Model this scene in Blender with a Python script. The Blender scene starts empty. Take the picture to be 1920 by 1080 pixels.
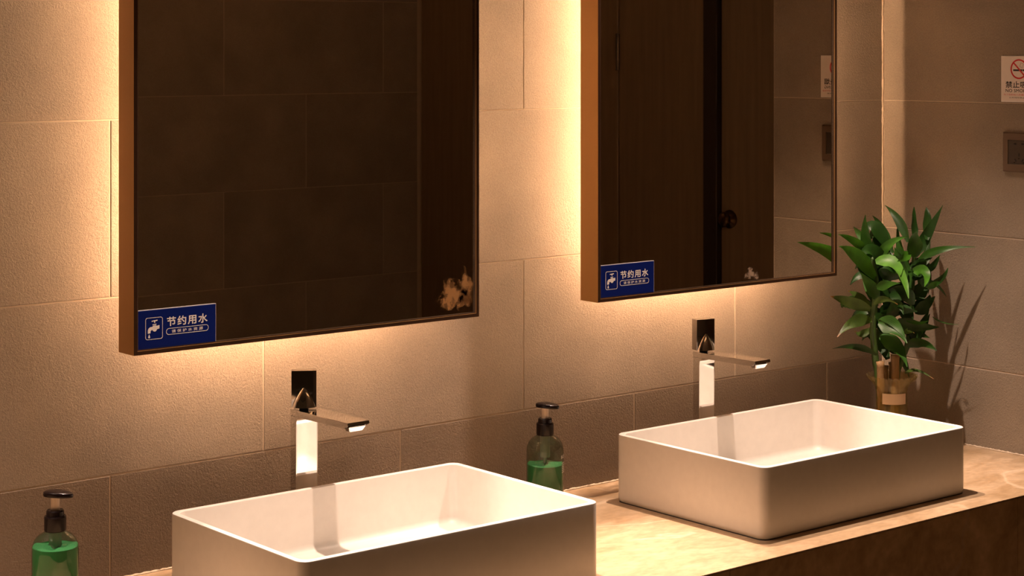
import bpy, bmesh, math, random
from mathutils import Vector, Matrix

PI = math.pi
random.seed(3)
scene = bpy.context.scene
COL = scene.collection

# ---------------------------------------------------------------- camera, world, lamps, exposure
cam_data = bpy.data.cameras.new('camera')
cam = bpy.data.objects.new('camera', cam_data)
COL.objects.link(cam)
cam.location = (0.0, -2.9023, 1.749)
cam.rotation_euler = (PI / 2, 0, math.radians(50.525 - 90.0))
cam_data.sensor_width = 36.0
cam_data.lens = 3533.26 / 1920 * 36.0
cam_data.shift_y = -445.0 / 1920
cam_data.clip_start = 0.05
scene.camera = cam

world = bpy.data.worlds.new('world')
scene.world = world
world.use_nodes = True
world.node_tree.nodes['Background'].inputs[0].default_value = (1.0, 0.48, 0.18, 1)
world.node_tree.nodes['Background'].inputs[1].default_value = 0.022

scene.view_settings.view_transform = 'Standard'
scene.view_settings.look = 'None'
scene.view_settings.gamma = 1.0
scene.view_settings.use_curve_mapping = False
scene.view_settings.exposure = 0.0

KEY = (1.0, 0.72, 0.56)
LED = (1.0, 0.60, 0.35)
AMB = (1.0, 0.50, 0.20)
LED_STRENGTH = 182.0


def spot(name, loc, power, size=62, radius=0.014, color=KEY, target=None):
    ld = bpy.data.lights.new(name, 'SPOT')
    ld.energy = power
    ld.color = color
    ld.spot_size = math.radians(size)
    ld.spot_blend = 0.6
    ld.shadow_soft_size = radius
    o = bpy.data.objects.new(name, ld)
    COL.objects.link(o)
    o.location = loc
    d = Vector(target or (loc[0], loc[1], 0)) - Vector(loc)
    o.rotation_euler = d.to_track_quat('-Z', 'Y').to_euler()
    return o


# front row: basin downlights; rear row and leftmost pair added for light
for x0 in (0.80, 1.82, 2.82):  # leftmost entry: added pair that brightens the first basin's left face
    spot('downlight_or_added_spot', (x0, -0.31, 2.66), 180, size=(66 if x0 > 2 else 50), target=(x0, -0.34, 0.9))
    spot('downlight_or_added_spot', (x0, -0.09, 2.66), 210, size=46, target=(x0, -0.42, 0.9))  # added rear spot, standing in for the mirror's bounce of the front lamp


def area(name, loc, power, sx, sy, color=AMB, target=None):
    ld = bpy.data.lights.new(name, 'AREA')
    ld.energy = power
    ld.color = color
    ld.shape = 'RECTANGLE'
    ld.size = sx
    ld.size_y = sy
    o = bpy.data.objects.new(name, ld)
    COL.objects.link(o)
    o.location = loc
    d = Vector(target or (loc[0], loc[1], 0)) - Vector(loc)
    o.rotation_euler = d.to_track_quat('-Z', 'Y').to_euler()
    return o


# added fill panel: lifts the wall and doors that the mirrors show
area('added_fill_panel', (2.6, -2.2, 2.6), 2.4, 1.2, 0.5)


# ---------------------------------------------------------------- material helpers
def new_mat(name):
    m = bpy.data.materials.new(name)
    m.use_nodes = True
    nt = m.node_tree
    b = nt.nodes['Principled BSDF']
    return m, nt, b


def N(nt, kind, **kw):
    n = nt.nodes.new(kind)
    for k, v in kw.items():
        setattr(n, k, v)
    return n


def simple(name, color, rough=0.5, metal=0.0, spec=0.5, bump=None, emit=None, coat=0.0):
    m, nt, b = new_mat(name)
    b.inputs['Base Color'].default_value = (*color, 1)
    b.inputs['Roughness'].default_value = rough
    b.inputs['Metallic'].default_value = metal
    b.inputs['Specular IOR Level'].default_value = spec
    b.inputs['Coat Weight'].default_value = coat
    if emit:
        b.inputs['Emission Color'].default_value = (*emit[0], 1)
        b.inputs['Emission Strength'].default_value = emit[1]
    # faint procedural variation of colour and a fine relief
    geo = N(nt, 'ShaderNodeNewGeometry')
    ns = N(nt, 'ShaderNodeTexNoise')
    ns.inputs['Scale'].default_value = (bump[0] if bump else 60.0)
    ns.inputs['Detail'].default_value = 4
    nt.links.new(geo.outputs['Position'], ns.inputs['Vector'])
    mix = N(nt, 'ShaderNodeMix', data_type='RGBA')
    mix.inputs[6].default_value = (*[c * 0.94 for c in color], 1)
    mix.inputs[7].default_value = (*[min(1, c * 1.05) for c in color], 1)
    nt.links.new(ns.outputs['Fac'], mix.inputs[0])
    nt.links.new(mix.outputs[2], b.inputs['Base Color'])
    if bump:
        bp = N(nt, 'ShaderNodeBump')
        bp.inputs['Distance'].default_value = bump[1]
        bp.inputs['Strength'].default_value = 1.0
        nt.links.new(ns.outputs['Fac'], bp.inputs['Height'])
        nt.links.new(bp.outputs['Normal'], b.inputs['Normal'])
    return m


def tile_material(name, base, relief=0.0014):
    """Rough grey-brown porcelain with a leathery relief."""
    m, nt, b = new_mat(name)
    geo = N(nt, 'ShaderNodeNewGeometry')
    info = N(nt, 'ShaderNodeObjectInfo')
    add = N(nt, 'ShaderNodeVectorMath', operation='ADD')
    sc = N(nt, 'ShaderNodeVectorMath', operation='SCALE')
    sc.inputs['Scale'].default_value = 7.0
    comb = N(nt, 'ShaderNodeCombineXYZ')
    for i in range(3):
        nt.links.new(info.outputs['Random'], comb.inputs[i])
    nt.links.new(comb.outputs[0], sc.inputs[0])
    nt.links.new(geo.outputs['Position'], add.inputs[0])
    nt.links.new(sc.outputs[0], add.inputs[1])
    n1 = N(nt, 'ShaderNodeTexNoise')
    n1.inputs['Scale'].default_value = 230
    n1.inputs['Detail'].default_value = 6
    n1.inputs['Roughness'].default_value = 0.6
    n1.inputs['Distortion'].default_value = 0.6
    n2 = N(nt, 'ShaderNodeTexNoise')
    n2.inputs['Scale'].default_value = 6
    n2.inputs['Detail'].default_value = 5
    n3 = N(nt, 'ShaderNodeTexNoise')
    n3.inputs['Scale'].default_value = 420
    n3.inputs['Detail'].default_value = 2
    rot = N(nt, 'ShaderNodeMapping')
    rot.inputs['Rotation'].default_value = (0.7, 0.5, 0.9)
    nt.links.new(add.outputs[0], rot.inputs['Vector'])
    for n in (n1, n2, n3):
        nt.links.new(rot.outputs[0], n.inputs['Vector'])
    ramp = N(nt, 'ShaderNodeMapRange')
    ramp.inputs['From Min'].default_value = 0.3
    ramp.inputs['From Max'].default_value = 0.7
    ramp.inputs['To Min'].default_value = 0.86
    ramp.inputs['To Max'].default_value = 1.12
    nt.links.new(n2.outputs['Fac'], ramp.inputs['Value'])
    ramp3 = N(nt, 'ShaderNodeMapRange')
    ramp3.inputs['From Min'].default_value = 0.25
    ramp3.inputs['From Max'].default_value = 0.75
    ramp3.inputs['To Min'].default_value = 0.86
    ramp3.inputs['To Max'].default_value = 1.14
    nt.links.new(n3.outputs['Fac'], ramp3.inputs['Value'])
    rr = N(nt, 'ShaderNodeMapRange')
    rr.inputs['To Min'].default_value = 0.95
    rr.inputs['To Max'].default_value = 1.06
    nt.links.new(info.outputs['Random'], rr.inputs['Value'])
    mul = N(nt, 'ShaderNodeMath', operation='MULTIPLY')
    nt.links.new(ramp.outputs[0], mul.inputs[0])
    nt.links.new(rr.outputs[0], mul.inputs[1])
    mul2 = N(nt, 'ShaderNodeMath', operation='MULTIPLY')
    nt.links.new(mul.outputs[0], mul2.inputs[0])
    nt.links.new(ramp3.outputs[0], mul2.inputs[1])
    cs = N(nt, 'ShaderNodeVectorMath', operation='SCALE')
    cs.inputs[0].default_value = base
    nt.links.new(mul2.outputs[0], cs.inputs['Scale'])
    nt.links.new(cs.outputs[0], b.inputs['Base Color'])
    b.inputs['Roughness'].default_value = 0.62
    b.inputs['Specular IOR Level'].default_value = 0.35
    bp = N(nt, 'ShaderNodeBump')
    bp.inputs['Distance'].default_value = relief
    bp.inputs['Strength'].default_value = 0.9
    nt.links.new(n1.outputs['Fac'], bp.inputs['Height'])
    bp2 = N(nt, 'ShaderNodeBump')
    bp2.inputs['Distance'].default_value = 0.0005
    bp2.inputs['Strength'].default_value = 0.7
    nt.links.new(n3.outputs['Fac'], bp2.inputs['Height'])
    nt.links.new(bp.outputs['Normal'], bp2.inputs['Normal'])
    nt.links.new(bp2.outputs['Normal'], b.inputs['Normal'])
    return m


def marble_material(name, dark, light, vein):
    m, nt, b = new_mat(name)
    geo = N(nt, 'ShaderNodeNewGeometry')
    n1 = N(nt, 'ShaderNodeTexNoise')
    n1.inputs['Scale'].default_value = 7
    n1.inputs['Detail'].default_value = 8
    n1.inputs['Roughness'].default_value = 0.62
    n1.inputs['Distortion'].default_value = 0.8
    n2 = N(nt, 'ShaderNodeTexNoise')
    n2.inputs['Scale'].default_value = 1.7
    n2.inputs['Detail'].default_value = 4
    n2.inputs['Distortion'].default_value = 0.5
    n3 = N(nt, 'ShaderNodeTexNoise')
    n3.inputs['Scale'].default_value = 55
    n3.inputs['Detail'].default_value = 5
    mp = N(nt, 'ShaderNodeMapping')
    mp.inputs['Rotation'].default_value = (0, 0, 0.5)
    mp.inputs['Scale'].default_value = (1.0, 1.9, 1.0)
    nt.links.new(geo.outputs['Position'], mp.inputs['Vector'])
    for n in (n1, n2, n3):
        nt.links.new(mp.outputs[0], n.inputs['Vector'])
    r1 = N(nt, 'ShaderNodeValToRGB')
    r1.color_ramp.elements[0].position = 0.34
    r1.color_ramp.elements[0].color = (*dark, 1)
    r1.color_ramp.elements[1].position = 0.66
    r1.color_ramp.elements[1].color = (*light, 1)
    nt.links.new(n1.outputs['Fac'], r1.inputs[0])
    # veins: narrow bands of the slow noise
    sub = N(nt, 'ShaderNodeMath', operation='SUBTRACT')
    sub.inputs[1].default_value = 0.5
    nt.links.new(n2.outputs['Fac'], sub.inputs[0])
    ab = N(nt, 'ShaderNodeMath', operation='ABSOLUTE')
    nt.links.new(sub.outputs[0], ab.inputs[0])
    vr = N(nt, 'ShaderNodeMapRange')
    vr.inputs['From Min'].default_value = 0.0
    vr.inputs['From Max'].default_value = 0.012
    vr.inputs['To Min'].default_value = 0.55
    vr.inputs['To Max'].default_value = 0.0
    nt.links.new(ab.outputs[0], vr.inputs['Value'])
    mx = N(nt, 'ShaderNodeMix', data_type='RGBA')
    nt.links.new(vr.outputs[0], mx.inputs[0])
    nt.links.new(r1.outputs[0], mx.inputs[6])
    mx.inputs[7].default_value = (*vein, 1)
    sp = N(nt, 'ShaderNodeMapRange')
    sp.inputs['From Min'].default_value = 0.3
    sp.inputs['From Max'].default_value = 0.7
    sp.inputs['To Min'].default_value = 0.85
    sp.inputs['To Max'].default_value = 1.1
    nt.links.new(n3.outputs['Fac'], sp.inputs['Value'])
    vm = N(nt, 'ShaderNodeVectorMath', operation='SCALE')
    nt.links.new(mx.outputs[2], vm.inputs[0])
    nt.links.new(sp.outputs[0], vm.inputs['Scale'])
    nt.links.new(vm.outputs[0], b.inputs['Base Color'])
    b.inputs['Roughness'].default_value = 0.42
    b.inputs['Specular IOR Level'].default_value = 0.35
    return m


def wood_material(name, base):
    m, nt, b = new_mat(name)
    geo = N(nt, 'ShaderNodeNewGeometry')
    mp = N(nt, 'ShaderNodeMapping')
    mp.inputs['Scale'].default_value = (60, 60, 3)
    n1 = N(nt, 'ShaderNodeTexNoise')
    n1.inputs['Scale'].default_value = 1.0
    n1.inputs['Detail'].default_value = 4
    nt.links.new(geo.outputs['Position'], mp.inputs['Vector'])
    nt.links.new(mp.outputs[0], n1.inputs['Vector'])
    r = N(nt, 'ShaderNodeValToRGB')
    r.color_ramp.elements[0].color = (*[c * 0.7 for c in base], 1)
    r.color_ramp.elements[1].color = (*[c * 1.3 for c in base], 1)
    nt.links.new(n1.outputs['Fac'], r.inputs[0])
    nt.links.new(r.outputs[0], b.inputs['Base Color'])
    b.inputs['Roughness'].default_value = 0.5
    return m


def thin_glass(name, tint, gloss=0.9, rough=0.02, body=0.0, body_color=(0.5, 0.5, 0.5)):
    """Thin-walled clear material: tinted see-through plus Fresnel reflection."""
    m = bpy.data.materials.new(name)
    m.use_nodes = True
    nt = m.node_tree
    nt.nodes.clear()
    out = N(nt, 'ShaderNodeOutputMaterial')
    tr = N(nt, 'ShaderNodeBsdfTransparent')
    tr.inputs[0].default_value = (*tint, 1)
    gl = N(nt, 'ShaderNodeBsdfGlossy')
    gl.inputs['Roughness'].default_value = rough
    gl.inputs['Color'].default_value = (gloss, gloss, gloss, 1)
    lw = N(nt, 'ShaderNodeLayerWeight')
    lw.inputs['Blend'].default_value = 0.5
    pw = N(nt, 'ShaderNodeMath', operation='POWER')
    pw.inputs[1].default_value = 4.0
    nt.links.new(lw.outputs['Facing'], pw.inputs[0])
    fr = N(nt, 'ShaderNodeMath', operation='MULTIPLY_ADD')
    fr.inputs[1].default_value = 0.55
    fr.inputs[2].default_value = 0.045
    nt.links.new(pw.outputs[0], fr.inputs[0])
    mix = N(nt, 'ShaderNodeMixShader')
    nt.links.new(fr.outputs[0], mix.inputs[0])
    df = N(nt, 'ShaderNodeBsdfDiffuse')
    df.inputs[0].default_value = (*body_color, 1)
    ns = N(nt, 'ShaderNodeTexNoise')
    ns.inputs['Scale'].default_value = 40
    mr = N(nt, 'ShaderNodeMapRange')
    mr.inputs['To Min'].default_value = body * 0.7
    mr.inputs['To Max'].default_value = body * 1.3
    nt.links.new(ns.outputs['Fac'], mr.inputs['Value'])
    m2 = N(nt, 'ShaderNodeMixShader')
    nt.links.new(mr.outputs[0], m2.inputs[0])
    nt.links.new(tr.outputs[0], m2.inputs[1])
    nt.links.new(df.outputs[0], m2.inputs[2])
    nt.links.new(m2.outputs[0], mix.inputs[1])
    nt.links.new(gl.outputs[0], mix.inputs[2])
    nt.links.new(mix.outputs[0], out.inputs[0])
    return m


def leaf_material(name, base, tip=None):
    m, nt, b = new_mat(name)
    tc = N(nt, 'ShaderNodeTexCoord')
    uv = N(nt, 'ShaderNodeSeparateXYZ')
    nt.links.new(tc.outputs['UV'], uv.inputs[0])
    # fine lengthwise veins: stripes across the blade
    st = N(nt, 'ShaderNodeMath', operation='MULTIPLY')
    st.inputs[1].default_value = 70
    nt.links.new(uv.outputs['X'], st.inputs[0])
    si = N(nt, 'ShaderNodeMath', operation='SINE')
    nt.links.new(st.outputs[0], si.inputs[0])
    ns = N(nt, 'ShaderNodeTexNoise')
    ns.inputs['Scale'].default_value = 30
    geo = N(nt, 'ShaderNodeNewGeometry')
    nt.links.new(geo.outputs['Position'], ns.inputs['Vector'])
    ad = N(nt, 'ShaderNodeMath', operation='MULTIPLY_ADD')
    ad.inputs[1].default_value = 0.12
    nt.links.new(si.outputs[0], ad.inputs[0])
    nt.links.new(ns.outputs['Fac'], ad.inputs[2])
    r = N(nt, 'ShaderNodeValToRGB')
    r.color_ramp.elements[0].position = 0.25
    r.color_ramp.elements[0].color = (*[c * 0.6 for c in base], 1)
    r.color_ramp.elements[1].position = 0.8
    r.color_ramp.elements[1].color = (*[c * 1.4 for c in base], 1)
    nt.links.new(ad.outputs[0], r.inputs[0])
    col = r.outputs[0]
    if tip:
        mr = N(nt, 'ShaderNodeMapRange')
        mr.inputs['From Min'].default_value = 0.88
        mr.inputs['From Max'].default_value = 0.98
        nt.links.new(uv.outputs['Y'], mr.inputs['Value'])
        mx = N(nt, 'ShaderNodeMix', data_type='RGBA')
        nt.links.new(mr.outputs[0], mx.inputs[0])
        nt.links.new(col, mx.inputs[6])
        mx.inputs[7].default_value = (*tip, 1)
        col = mx.outputs[2]
    nt.links.new(col, b.inputs['Base Color'])
    b.inputs['Roughness'].default_value = 0.46
    b.inputs['Specular IOR Level'].default_value = 0.45
    b.inputs['Subsurface Weight'].default_value = 0.0
    # a little light comes through the blade
    trn = N(nt, 'ShaderNodeBsdfTranslucent')
    nt.links.new(col, trn.inputs[0])
    mix = N(nt, 'ShaderNodeMixShader')
    mix.inputs[0].default_value = 0.22
    nt.links.new(b.outputs[0], mix.inputs[1])
    nt.links.new(trn.outputs[0], mix.inputs[2])
    nt.links.new(mix.outputs[0], nt.nodes['Material Output'].inputs[0])
    return m


def patchy_material(name, color, thr, scale):
    """Tarnish on the mirror's back coating: opaque cloudy patches with ragged edges."""
    m = bpy.data.materials.new(name)
    m.use_nodes = True
    nt = m.node_tree
    nt.nodes.clear()
    out = N(nt, 'ShaderNodeOutputMaterial')
    tr = N(nt, 'ShaderNodeBsdfTransparent')
    df = N(nt, 'ShaderNodeBsdfDiffuse')
    df.inputs[0].default_value = (*color, 1)
    tc = N(nt, 'ShaderNodeTexCoord')
    ns = N(nt, 'ShaderNodeTexNoise')
    ns.inputs['Scale'].default_value = scale
    ns.inputs['Detail'].default_value = 7
    ns.inputs['Roughness'].default_value = 0.65
    nt.links.new(tc.outputs['Object'], ns.inputs['Vector'])
    # fade to nothing towards the rim of the patch (UV holds the distance from its middle)
    sp = N(nt, 'ShaderNodeSeparateXYZ')
    nt.links.new(tc.outputs['UV'], sp.inputs[0])
    sb = N(nt, 'ShaderNodeMath', operation='MULTIPLY_ADD')
    sb.inputs[1].default_value = -0.30
    nt.links.new(sp.outputs['X'], sb.inputs[0])
    nt.links.new(ns.outputs['Fac'], sb.inputs[2])
    mr = N(nt, 'ShaderNodeMapRange')
    mr.inputs['From Min'].default_value = thr
    mr.inputs['From Max'].default_value = thr + 0.14
    nt.links.new(sb.outputs[0], mr.inputs['Value'])
    mix = N(nt, 'ShaderNodeMixShader')
    nt.links.new(mr.outputs[0], mix.inputs[0])
    nt.links.new(tr.outputs[0], mix.inputs[1])
    nt.links.new(df.outputs[0], mix.inputs[2])
    nt.links.new(mix.outputs[0], out.inputs[0])
    return m


M = {}
M['tile'] = tile_material('grey_brown_tile', (0.26, 0.212, 0.165))
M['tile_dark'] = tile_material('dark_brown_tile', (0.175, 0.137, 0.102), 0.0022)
M['tile_side'] = tile_material('grey_brown_tile_smoother', (0.25, 0.205, 0.155), 0.0014)
M['grout'] = simple('pale_grout', (0.46, 0.37, 0.28), 0.9)
M['caulk'] = simple('aged_sealant', (0.55, 0.44, 0.32), 0.6, bump=(300, 0.002))
M['plaster'] = simple('dark_plaster', (0.30, 0.26, 0.22), 0.9)
M['floor'] = simple('floor_stone', (0.12, 0.09, 0.06), 0.5)
M['counter'] = marble_material('beige_marble', (0.33, 0.22, 0.12), (0.48, 0.35, 0.225), (0.62, 0.50, 0.36))
M['apron'] = marble_material('beige_marble_lightened', (0.42, 0.27, 0.13), (0.66, 0.45, 0.24), (0.52, 0.38, 0.24))  # same stone as the top, colour lightened to lift its shade
M['basin'] = simple('matt_white_solid_surface', (0.74, 0.71, 0.665), 0.38, spec=0.4)
M['chrome'] = simple('polished_chrome', (0.72, 0.70, 0.68), 0.05, 1.0)
M['dark_chrome'] = simple('smoked_chrome', (0.30, 0.28, 0.26), 0.10, 1.0)
M['rubber'] = simple('black_rubber', (0.02, 0.02, 0.02), 0.6)
M['frame'] = simple('bronze_metal', (0.42, 0.23, 0.08), 0.45, 0.6, bump=(600, 0.0002))
M['frame_front'] = simple('dark_bronze_edge', (0.09, 0.045, 0.025), 0.30, 0.7)
M['mirror'] = simple('smoked_mirror', (0.72, 0.64, 0.53), 0.012, 1.0)
M['backing'] = simple('mirror_backing', (0.25, 0.22, 0.18), 0.8)
M['led'] = simple('led_strip_light', (1, 0.9, 0.7), 0.5, emit=(LED, LED_STRENGTH))
M['wood'] = wood_material('dark_walnut', (0.19, 0.13, 0.08))
M['wood_dark'] = wood_material('near_black_walnut', (0.022, 0.014, 0.010))
M['bronze'] = simple('dark_bronze_knob', (0.10, 0.06, 0.03), 0.3, 0.9)
M['blue'] = simple('royal_blue_print', (0.002, 0.011, 0.13), 0.3, spec=0.3)
M['acrylic_edge'] = simple('clear_acrylic_edge', (0.55, 0.55, 0.60), 0.2)
M['white_print'] = simple('white_print', (0.80, 0.76, 0.74), 0.5)
M['sign_white'] = simple('white_plastic', (0.80, 0.72, 0.66), 0.4)
M['sign_edge'] = simple('clear_plastic_edge', (0.85, 0.82, 0.78), 0.25)
M['black_print'] = simple('black_print', (0.015, 0.012, 0.012), 0.5)
M['red_print'] = simple('red_print', (0.62, 0.015, 0.02), 0.5)
M['grey_print'] = simple('grey_print', (0.25, 0.2, 0.18), 0.5)
M['socket'] = simple('champagne_plastic', (0.13, 0.085, 0.055), 0.35)
M['socket_dark'] = simple('brown_plastic', (0.06, 0.045, 0.033), 0.3)
M['hole'] = simple('dark_hole', (0.004, 0.004, 0.006), 0.7)
M['black_gloss'] = simple('black_gloss_plastic', (0.006, 0.003, 0.003), 0.25, spec=0.25)
M['pump_stem'] = simple('milky_plastic', (0.62, 0.52, 0.42), 0.4)
M['bottle'] = thin_glass('smoky_clear_plastic', (0.60, 0.64, 0.56), body=0.07, body_color=(0.07, 0.09, 0.06))
M['soap'] = simple('green_liquid_soap', (0.022, 0.26, 0.075), 0.3, spec=0.5)
M['soap_foam'] = simple('green_soap_froth', (0.05, 0.36, 0.14), 0.6, bump=(500, 0.0015))
M['tube'] = simple('dip_tube', (0.32, 0.34, 0.28), 0.5)
M['label_print'] = simple('pale_label_print', (0.55, 0.52, 0.46), 0.5)
M['vase'] = thin_glass('ribbed_clear_glass', (0.92, 0.88, 0.66), body=0.075, body_color=(0.66, 0.56, 0.32))
M['water'] = thin_glass('vase_water', (0.85, 0.80, 0.50), body=0.14, body_color=(0.36, 0.30, 0.08))
M['paper'] = simple('paper_label', (0.62, 0.46, 0.36), 0.8)
M['leaf0'] = leaf_material('leaf_dark_green', (0.016, 0.062, 0.006))
M['leaf1'] = leaf_material('leaf_green', (0.028, 0.105, 0.007))
M['leaf2'] = leaf_material('leaf_bright_green', (0.052, 0.185, 0.010))
M['leaf3'] = leaf_material('leaf_pale_green', (0.095, 0.27, 0.030))
M['leaf4'] = leaf_material('leaf_olive_brown_tip', (0.055, 0.105, 0.014), (0.30, 0.12, 0.03))
M['stem'] = simple('green_stem', (0.045, 0.095, 0.018), 0.45)
M['cane'] = simple('tan_cane', (0.30, 0.18, 0.08), 0.6, bump=(200, 0.001))
M['tarnish'] = patchy_material('mirror_tarnish_brown', (0.27, 0.14, 0.055), 0.27, 30)
M['tarnish_grey'] = patchy_material('mirror_tarnish_grey', (0.30, 0.22, 0.16), 0.29, 55)


# ---------------------------------------------------------------- object helpers
def obj(name, bm, mat, parent=None, smooth=False, mats=None):
    me = bpy.data.meshes.new(name)
    bmesh.ops.recalc_face_normals(bm, faces=bm.faces)
    bm.to_mesh(me)
    bm.free()
    return obj_me(name, me, mat, parent, smooth)


def obj_me(name, me, mat, parent=None, smooth=False):
    if mat is not None and not me.materials:
        me.materials.append(mat)
    if smooth:
        for p in me.polygons:
            p.use_smooth = True
    o = bpy.data.objects.new(name, me)
    COL.objects.link(o)
    if parent is not None:
        o.parent = parent
    return o


def auto_smooth(o, angle=35):
    me = o.data
    for p in me.polygons:
        p.use_smooth = True
    try:
        me.set_sharp_from_angle(angle=math.radians(angle))
    except Exception:
        pass
    return o


def tag(o, label=None, cat=None, group=None, kind=None):
    if label:
        o['label'] = label
    if cat:
        o['category'] = cat
    if group:
        o['group'] = group
    if kind:
        o['kind'] = kind
    return o


def thing(name, label, cat, loc=(0, 0, 0), rz=0.0, group=None):
    o = bpy.data.objects.new(name, None)
    COL.objects.link(o)
    o.location = loc
    o.rotation_euler = (0, 0, rz)
    o.empty_display_size = 0.05
    return tag(o, label, cat, group)


def box(bm, x0, x1, y0, y1, z0, z1, bevel=0.0, seg=1):
    r = bmesh.ops.create_cube(bm, size=1.0)
    vs = r['verts']
    for v in vs:
        v.co = Vector((x0 + (v.co.x + 0.5) * (x1 - x0), y0 + (v.co.y + 0.5) * (y1 - y0), z0 + (v.co.z + 0.5) * (z1 - z0)))
    if bevel > 0:
        es = list({e for v in vs for e in v.link_edges})
        bmesh.ops.bevel(bm, geom=es, offset=bevel, segments=seg, affect='EDGES', profile=0.5)
    return vs


def box_obj(name, mat, parent, x0, x1, y0, y1, z0, z1, bevel=0.0, seg=1):
    bm = bmesh.new()
    box(bm, x0, x1, y0, y1, z0, z1, bevel, seg)
    o = obj(name, bm, mat, parent)
    if bevel > 0 and seg > 1:
        auto_smooth(o)
    return o


def lathe(bm, prof, n=48, center=(0, 0), cap_bottom=True, cap_top=True, rfun=None):
    rings = []
    for r, z in prof:
        ring = []
        for i in range(n):
            a = 2 * PI * i / n
            rr, zz = (r, z) if rfun is None else rfun(r, z, a)
            ring.append(bm.verts.new((center[0] + rr * math.cos(a), center[1] + rr * math.sin(a), zz)))
        rings.append(ring)
    for a, b in zip(rings, rings[1:]):
        for i in range(n):
            bm.faces.new((a[i], a[(i + 1) % n], b[(i + 1) % n], b[i]))
    if cap_bottom:
        bm.faces.new(rings[0][::-1])
    if cap_top:
        bm.faces.new(rings[-1])
    return rings


def prism(bm, pts, axis, a0, a1):
    """Extrude the 2D outline pts between a0 and a1 along axis ('x','y','z')."""
    def P(u, v, w):
        return {'x': (w, u, v), 'y': (u, w, v), 'z': (u, v, w)}[axis]
    A = [bm.verts.new(P(u, v, a0)) for u, v in pts]
    B = [bm.verts.new(P(u, v, a1)) for u, v in pts]
    n = len(pts)
    bm.faces.new(A)
    bm.faces.new(B[::-1])
    for i in range(n):
        bm.faces.new((A[i], B[i], B[(i + 1) % n], A[(i + 1) % n]))


def rrect(x0, x1, y0, y1, r, n=6):
    pts = []
    for cx, cy, a0 in ((x1 - r, y1 - r, 0), (x0 + r, y1 - r, 90), (x0 + r, y0 + r, 180), (x1 - r, y0 + r, 270)):
        for k in range(n + 1):
            a = math.radians(a0 + 90.0 * k / n)
            pts.append((cx + r * math.cos(a), cy + r * math.sin(a)))
    return pts


def outline_strip(bm, pts, w, z0, z1):
    """A closed line of width w drawn along pts (2D), as a flat ribbon with a little thickness (local x, z; y is depth)."""
    n = len(pts)
    inner, outer = [], []
    cx = sum(p[0] for p in pts) / n
    for i in range(n):
        a, b, c = Vector(pts[i - 1]), Vector(pts[i]), Vector(pts[(i + 1) % n])
        t = (c - a).normalized()
        nn = Vector((t.y, -t.x))
        outer.append(b + nn * w / 2)
        inner.append(b - nn * w / 2)
    vo = [bm.verts.new((p.x, z0, p.y)) for p in outer]
    vi = [bm.verts.new((p.x, z0, p.y)) for p in inner]
    vo2 = [bm.verts.new((p.x, z1, p.y)) for p in outer]
    vi2 = [bm.verts.new((p.x, z1, p.y)) for p in inner]
    for i in range(n):
        j = (i + 1) % n
        bm.faces.new((vo[i], vo[j], vi[j], vi[i]))
        bm.faces.new((vo2[i], vi2[i], vi2[j], vo2[j]))
        bm.faces.new((vo[i], vo2[i], vo2[j], vo[j]))
        bm.faces.new((vi[i], vi[j], vi2[j], vi2[i]))


def flat_poly(bm, pts, y0, y1):
    prism(bm, pts, 'y', y0, y1)


def text_mesh(body, width=None, height=None, bold=0.0, spacing=1.0):
    """Lettering as a mesh in the local XZ plane (reads along +X seen from -Y), centred on the origin."""
    cu = bpy.data.curves.new('lettering', 'FONT')
    cu.body = body
    cu.size = 1.0
    cu.space_character = spacing
    cu.extrude = 0.0
    cu.resolution_u = 3
    o = bpy.data.objects.new('lettering_source', cu)
    COL.objects.link(o)
    bpy.context.view_layer.update()
    dg = bpy.context.evaluated_depsgraph_get()
    me = bpy.data.meshes.new_from_object(o.evaluated_get(dg))
    bpy.data.objects.remove(o)
    xs = [v.co.x for v in me.vertices] or [0, 1]
    ys = [v.co.y for v in me.vertices] or [0, 1]
    x0, x1, y0, y1 = min(xs), max(xs), min(ys), max(ys)
    sx = width / (x1 - x0) if width else None
    sy = height / (y1 - y0) if height else sx
    sx = sx or sy
    for v in me.vertices:
        v.co = Vector(((v.co.x - (x0 + x1) / 2) * sx, 0.0, (v.co.y - (y0 + y1) / 2) * sy))
    if bold > 0:                            # heavier strokes: shifted layers of the same outline
        b = bmesh.new()
        d = bold * sy
        for k, (ax_, az_) in enumerate(((0, 0), (d, 0), (-d, 0), (0, d), (0, -d), (d * .7, d * .7), (-d * .7, d * .7), (d * .7, -d * .7), (-d * .7, -d * .7))):
            n0 = len(b.verts)
            b.from_mesh(me)
            b.verts.ensure_lookup_table()
            for v in b.verts[n0:]:
                v.co += Vector((ax_, -k * 0.000006, az_))
        b.to_mesh(me)
        b.free()
    return me


def add_text(name, body, mat, parent, cx, cz, y, width=None, height=None, bold=0.0, spacing=1.0):
    me = text_mesh(body, width, height, bold, spacing)
    for v in me.vertices:
        v.co.x += cx
        v.co.z += cz
        v.co.y += y
    me.materials.clear()
    return obj_me(name, me, mat, parent)

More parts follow.
